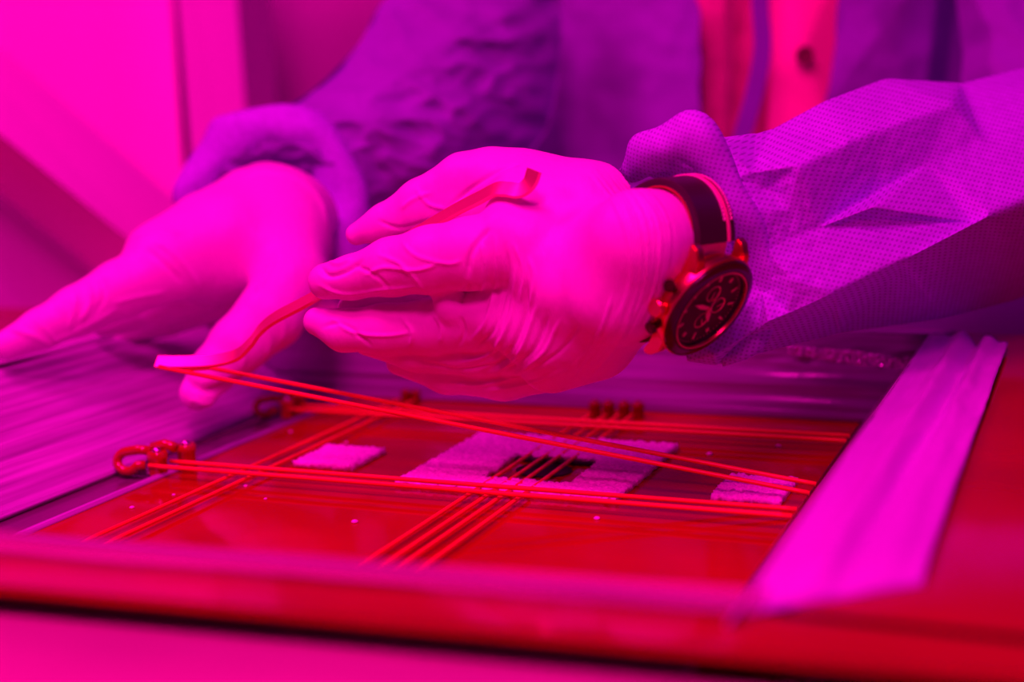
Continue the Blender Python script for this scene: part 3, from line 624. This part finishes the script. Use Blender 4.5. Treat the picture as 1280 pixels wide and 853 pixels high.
# ------------------------------------------------------------------ wrist watch
u_ = np.array([.707, .707, 0]); v_ = np.array([-.389, .389, .835]); s_ = .78*u_+.62*v_; w_ = -.62*u_+.78*v_; n_ = np.cross(s_, w_)
Wx, Wy, Wz = cdir(w_), cdir(-s_), cdir(n_); WO = at(884, 384, .482)
MW = Matrix(((Wx.x, Wy.x, Wz.x, WO.x), (Wx.y, Wy.y, Wz.y, WO.y), (Wx.z, Wy.z, Wz.z, WO.z), (0, 0, 0, 1)))
watch = empty('wrist_watch', (0, 0, 0)); watch.matrix_world = MW
tag(watch, 'chunky chronograph wrist watch on a dark leather strap, worn over the glove', 'watch')
M_case = mat('rose_metal', (.85, .20, .14), .28, 1.0); M_bez = mat('dark_bezel', (.035, .004, .006), .2, spec=.35); M_dial = mat('dark_red_dial', (.06, .002, .002), .6, spec=.1)
M_mark = mat('lume', (.80, .10, .16), .5); M_leather = mat('dark_leather', (.035, .012, .02), .42, spec=.5, bump=(500, .3, .0004)); M_stripe = mat('pink_inlay', (.80, .10, .30), .5)
mm = .001
def wl(name, prof, m, parent=watch, seg=64, mt=None, sharp=35):
    bm = bmesh.new(); lathe(bm, [(r*mm, z*mm) for r, z in prof], seg, mt); return obj(name, bm, m, parent, sharp=sharp)
case = wl('case', [(0, -8.5), (14, -8.5), (17.5, -7.2), (19.3, -4.5), (19.6, -1.5), (19.0, -.2), (17, -.2), (0, -.3)], M_case)
bez = wl('bezel', [(19.4, -.6), (20.0, .2), (19.8, 1.4), (18.6, 2.2), (16.6, 2.5), (15.9, 1.9), (15.7, 0), (15.7, -.3)], M_bez)
wl('bezel_rim', [(15.9, 1.9), (16.1, 2.6), (15.6, 2.6), (15.4, 1.7), (15.9, 1.9)], M_case, bez)
wl('bezel_edge', [(19.7, -.8), (20.3, -.2), (20.3, .3), (19.9, .5), (19.7, -.8)], M_case, bez)
dial = wl('dial', [(0, .05), (15.7, .05), (15.7, -.25), (0, -.25)], M_dial)
for k in range(12):
    a = math.radians(90-30*k); big = k in (0, 3, 6, 9)
    bm = bmesh.new(); l, wd = (3.0, 1.1) if k not in (1, 5, 7, 11) else (1.9, 1.6)
    box(bm, (-l/2*mm, -wd/2*mm, 0), (l/2*mm, wd/2*mm, .35*mm), .12*mm)
    bmesh.ops.transform(bm, matrix=Matrix.Translation((12.3*mm*math.cos(a), 12.3*mm*math.sin(a), .06*mm))@Matrix.Rotation(a, 4, 'Z'), verts=bm.verts)
    obj('hour_marker', bm, M_mark, dial)
bm = bmesh.new()
for k in range(60):
    a = math.radians(6*k); box(bm, (14.3*mm, -.12*mm, .06*mm), (15.0*mm, .12*mm, .12*mm)); bmesh.ops.transform(bm, matrix=Matrix.Rotation(a, 4, 'Z'), verts=bm.verts[-8:])
tag(obj('minute_ticks', bm, M_mark, dial, smooth=False), kind='stuff')
for (x, y, a) in ((-5.6, 0, 200), (0, -5.6, 80), (0, 5.6, 120)):
    T = Matrix.Translation((x*mm, y*mm, 0)); sd = wl('subdial', [(2.9, .08), (3.3, .25), (3.1, .3), (2.8, .1), (2.9, .08)], M_mark if False else M_case, dial, 32, T)
    bm = bmesh.new(); box(bm, (-.7*mm, -.22*mm, .3*mm), (2.4*mm, .22*mm, .45*mm)); bmesh.ops.transform(bm, matrix=T@Matrix.Rotation(math.radians(a), 4, 'Z'), verts=bm.verts); obj('subdial_hand', bm, M_mark, sd)
def hand(name, ang, l, wd, z):
    V = [(-.18*l, 0), (0, -.3*wd), (.55*l, -.5*wd), (l, 0), (.55*l, .5*wd), (0, .3*wd)]; a = math.radians(ang); R = Matrix.Rotation(a, 3, 'Z')
    P = [R@Vector((x*mm, y*mm, z*mm)) for x, y in V]+[R@Vector((x*mm, y*mm, (z+.25)*mm)) for x, y in V]
    F = [(5, 4, 3, 2, 1, 0), (6, 7, 8, 9, 10, 11)]+[(i, (i+1) % 6, (i+1) % 6+6, i+6) for i in range(6)]; raw(name, P, F, M_mark, watch, False)
def wang(dx, dy):     # picture direction -> angle on the dial
    A = np.array([[w_[0], -s_[0]], [w_[1], -s_[1]]]); q = np.linalg.solve(A, np.array([dx, -dy])); return math.degrees(math.atan2(q[1], q[0]))
hand('minute_hand', wang(-31, -5), 9.5, 1.9, .9); hand('hour_hand', wang(2, 20), 7.2, 2.3, .6); hand('second_hand', wang(10, -20), 8.5, .35, 1.2)
wl('hand_cap', [(0, 1.7), (.9, 1.6), (1.0, .4), (0, .4)], M_case, watch, 16)
wl('crystal', [(0, 2.35), (15.3, 2.2), (15.5, 2.0), (15.3, 1.9), (0, 2.05)], glass_mat('crystal'), watch)
def side(name, y, r0, r1, l0, l1, m):
    prof = [(0, l0), (r0, l0), (r0, (l0+l1)/2), (r1, (l0+l1)/2+.3), (r1, l1-.4), (r1-.4, l1), (0, l1)]
    ang = math.atan2(y, 19.5); wl(name, prof, m, case, 20, Matrix.Rotation(ang, 4, 'Z')@Matrix.Translation((0, 0, -4*mm))@Matrix.Rotation(math.pi/2, 4, 'Y'))
side('crown', 0, 2.0, 3.2, 18.8, 23.2, M_case); side('pusher', 8.5, 1.3, 2.2, 18.8, 23.0, M_bez); side('pusher', -8.5, 1.3, 2.2, 18.8, 23.0, M_bez)
for sx in (-1, 1):
    for sy in (-1, 1):
        bm = bmesh.new(); P = []
        x0, x1 = 9.8*sx, 13.6*sx
        pr = [(12, -.8), (18, -1.4), (22.0, -4.6), (22.8, -7.4), (21.4, -8.0), (18, -7), (12, -7.5)]
        A = [bm.verts.new((x0*mm, y*sy*mm, z*mm)) for y, z in pr]; Bv = [bm.verts.new((x1*mm, y*sy*mm, z*mm)) for y, z in pr]
        bm.faces.new(A); bm.faces.new(Bv)
        for i in range(7): bm.faces.new((A[i], A[(i+1) % 7], Bv[(i+1) % 7], Bv[i]))
        bmesh.ops.recalc_face_normals(bm, faces=bm.faces); bmesh.ops.bevel(bm, geom=bm.edges[:], offset=.45*mm, segments=2, affect='EDGES'); obj('lug', bm, M_case, case, sharp=40)
# strap: ring round the wrist, in watch coordinates (y,z plane), 20 mm wide
def strap_pts():
    cy, cz, ry, rz = 0, -25, 32, 20.5; P = []
    for k in range(0, 49):
        a = math.radians(90-40-k*(280/48)); P.append((cy+(ry if math.cos(a) < 0 else 25)*math.cos(a), cz+rz*math.sin(a)))
    return P
def strap_piece(name, y_of, x0, x1, t0, t1, m, parent, lift=0.):
    P = strap_pts(); bm = bmesh.new(); rings = []
    for i, (y, z) in enumerate(P):
        q = np.array(P[min(i+1, len(P)-1)])-np.array(P[max(i-1, 0)]); q = q/np.linalg.norm(q); nrm = np.array([-q[1], q[0]])
        lo = np.array([y, z])+nrm*t0; hi = np.array([y, z])+nrm*t1
        c = (np.array([0, -25])-np.array([y, z]))
        if nrm@c > 0: lo = np.array([y, z])-nrm*t0; hi = np.array([y, z])-nrm*t1
        rings.append([bm.verts.new((x*mm, p[0]*mm, p[1]*mm)) for x, p in ((x0, lo), (x1, lo), (x1, hi*.55+lo*.45), (x1-.5, hi), (x0+.5, hi), (x0, hi*.55+lo*.45))])
    n = len(rings[0])
    for a, b in zip(rings, rings[1:]):
        for k in range(n): bm.faces.new((a[k], a[(k+1) % n], b[(k+1) % n], b[k]))
    bm.faces.new(rings[0]); bm.faces.new(rings[-1][::-1]); bmesh.ops.recalc_face_normals(bm, faces=bm.faces)
    return obj(name, bm, m, parent, sharp=40)
strap = strap_piece('strap', None, -9.6, 9.6, 0, 2.6, M_leather, watch)
strap_piece('lining', None, -9.9, 9.9, -.6, .0, mat('red_lit_lining', (.45, .02, .03), .6), strap)  # red light along the strap's edge put into the lining colour
strap_piece('inlay_stripe', None, -6.8, -5.0, 2.4, 2.9, M_stripe, strap)
bm = bmesh.new(); P = strap_pts()
for xs in (-4.2, -8.0):
    for i in range(2, 46):
        for h in (0, .5):
            a = np.array(P[i])*(1-h)+np.array(P[i+1])*h; b = np.array(P[i])*(.62-h)+np.array(P[i+1])*(h+.38) if h == 0 else np.array(P[i])*.12+np.array(P[i+1])*.88
            ca = np.array([0, -25]); na = (a-ca)/np.linalg.norm(a-ca); nb_ = (b-ca)/np.linalg.norm(b-ca); a = a+na*2.95; b = b+nb_*2.95
            tube(bm, [(xs*mm, a[0]*mm, a[1]*mm), ((xs+.35)*mm, b[0]*mm, b[1]*mm)], .4*mm, 5)
tag(obj('stitching', bm, mat('pale_thread', (.95, .5, .6), .6), strap), kind='stuff')
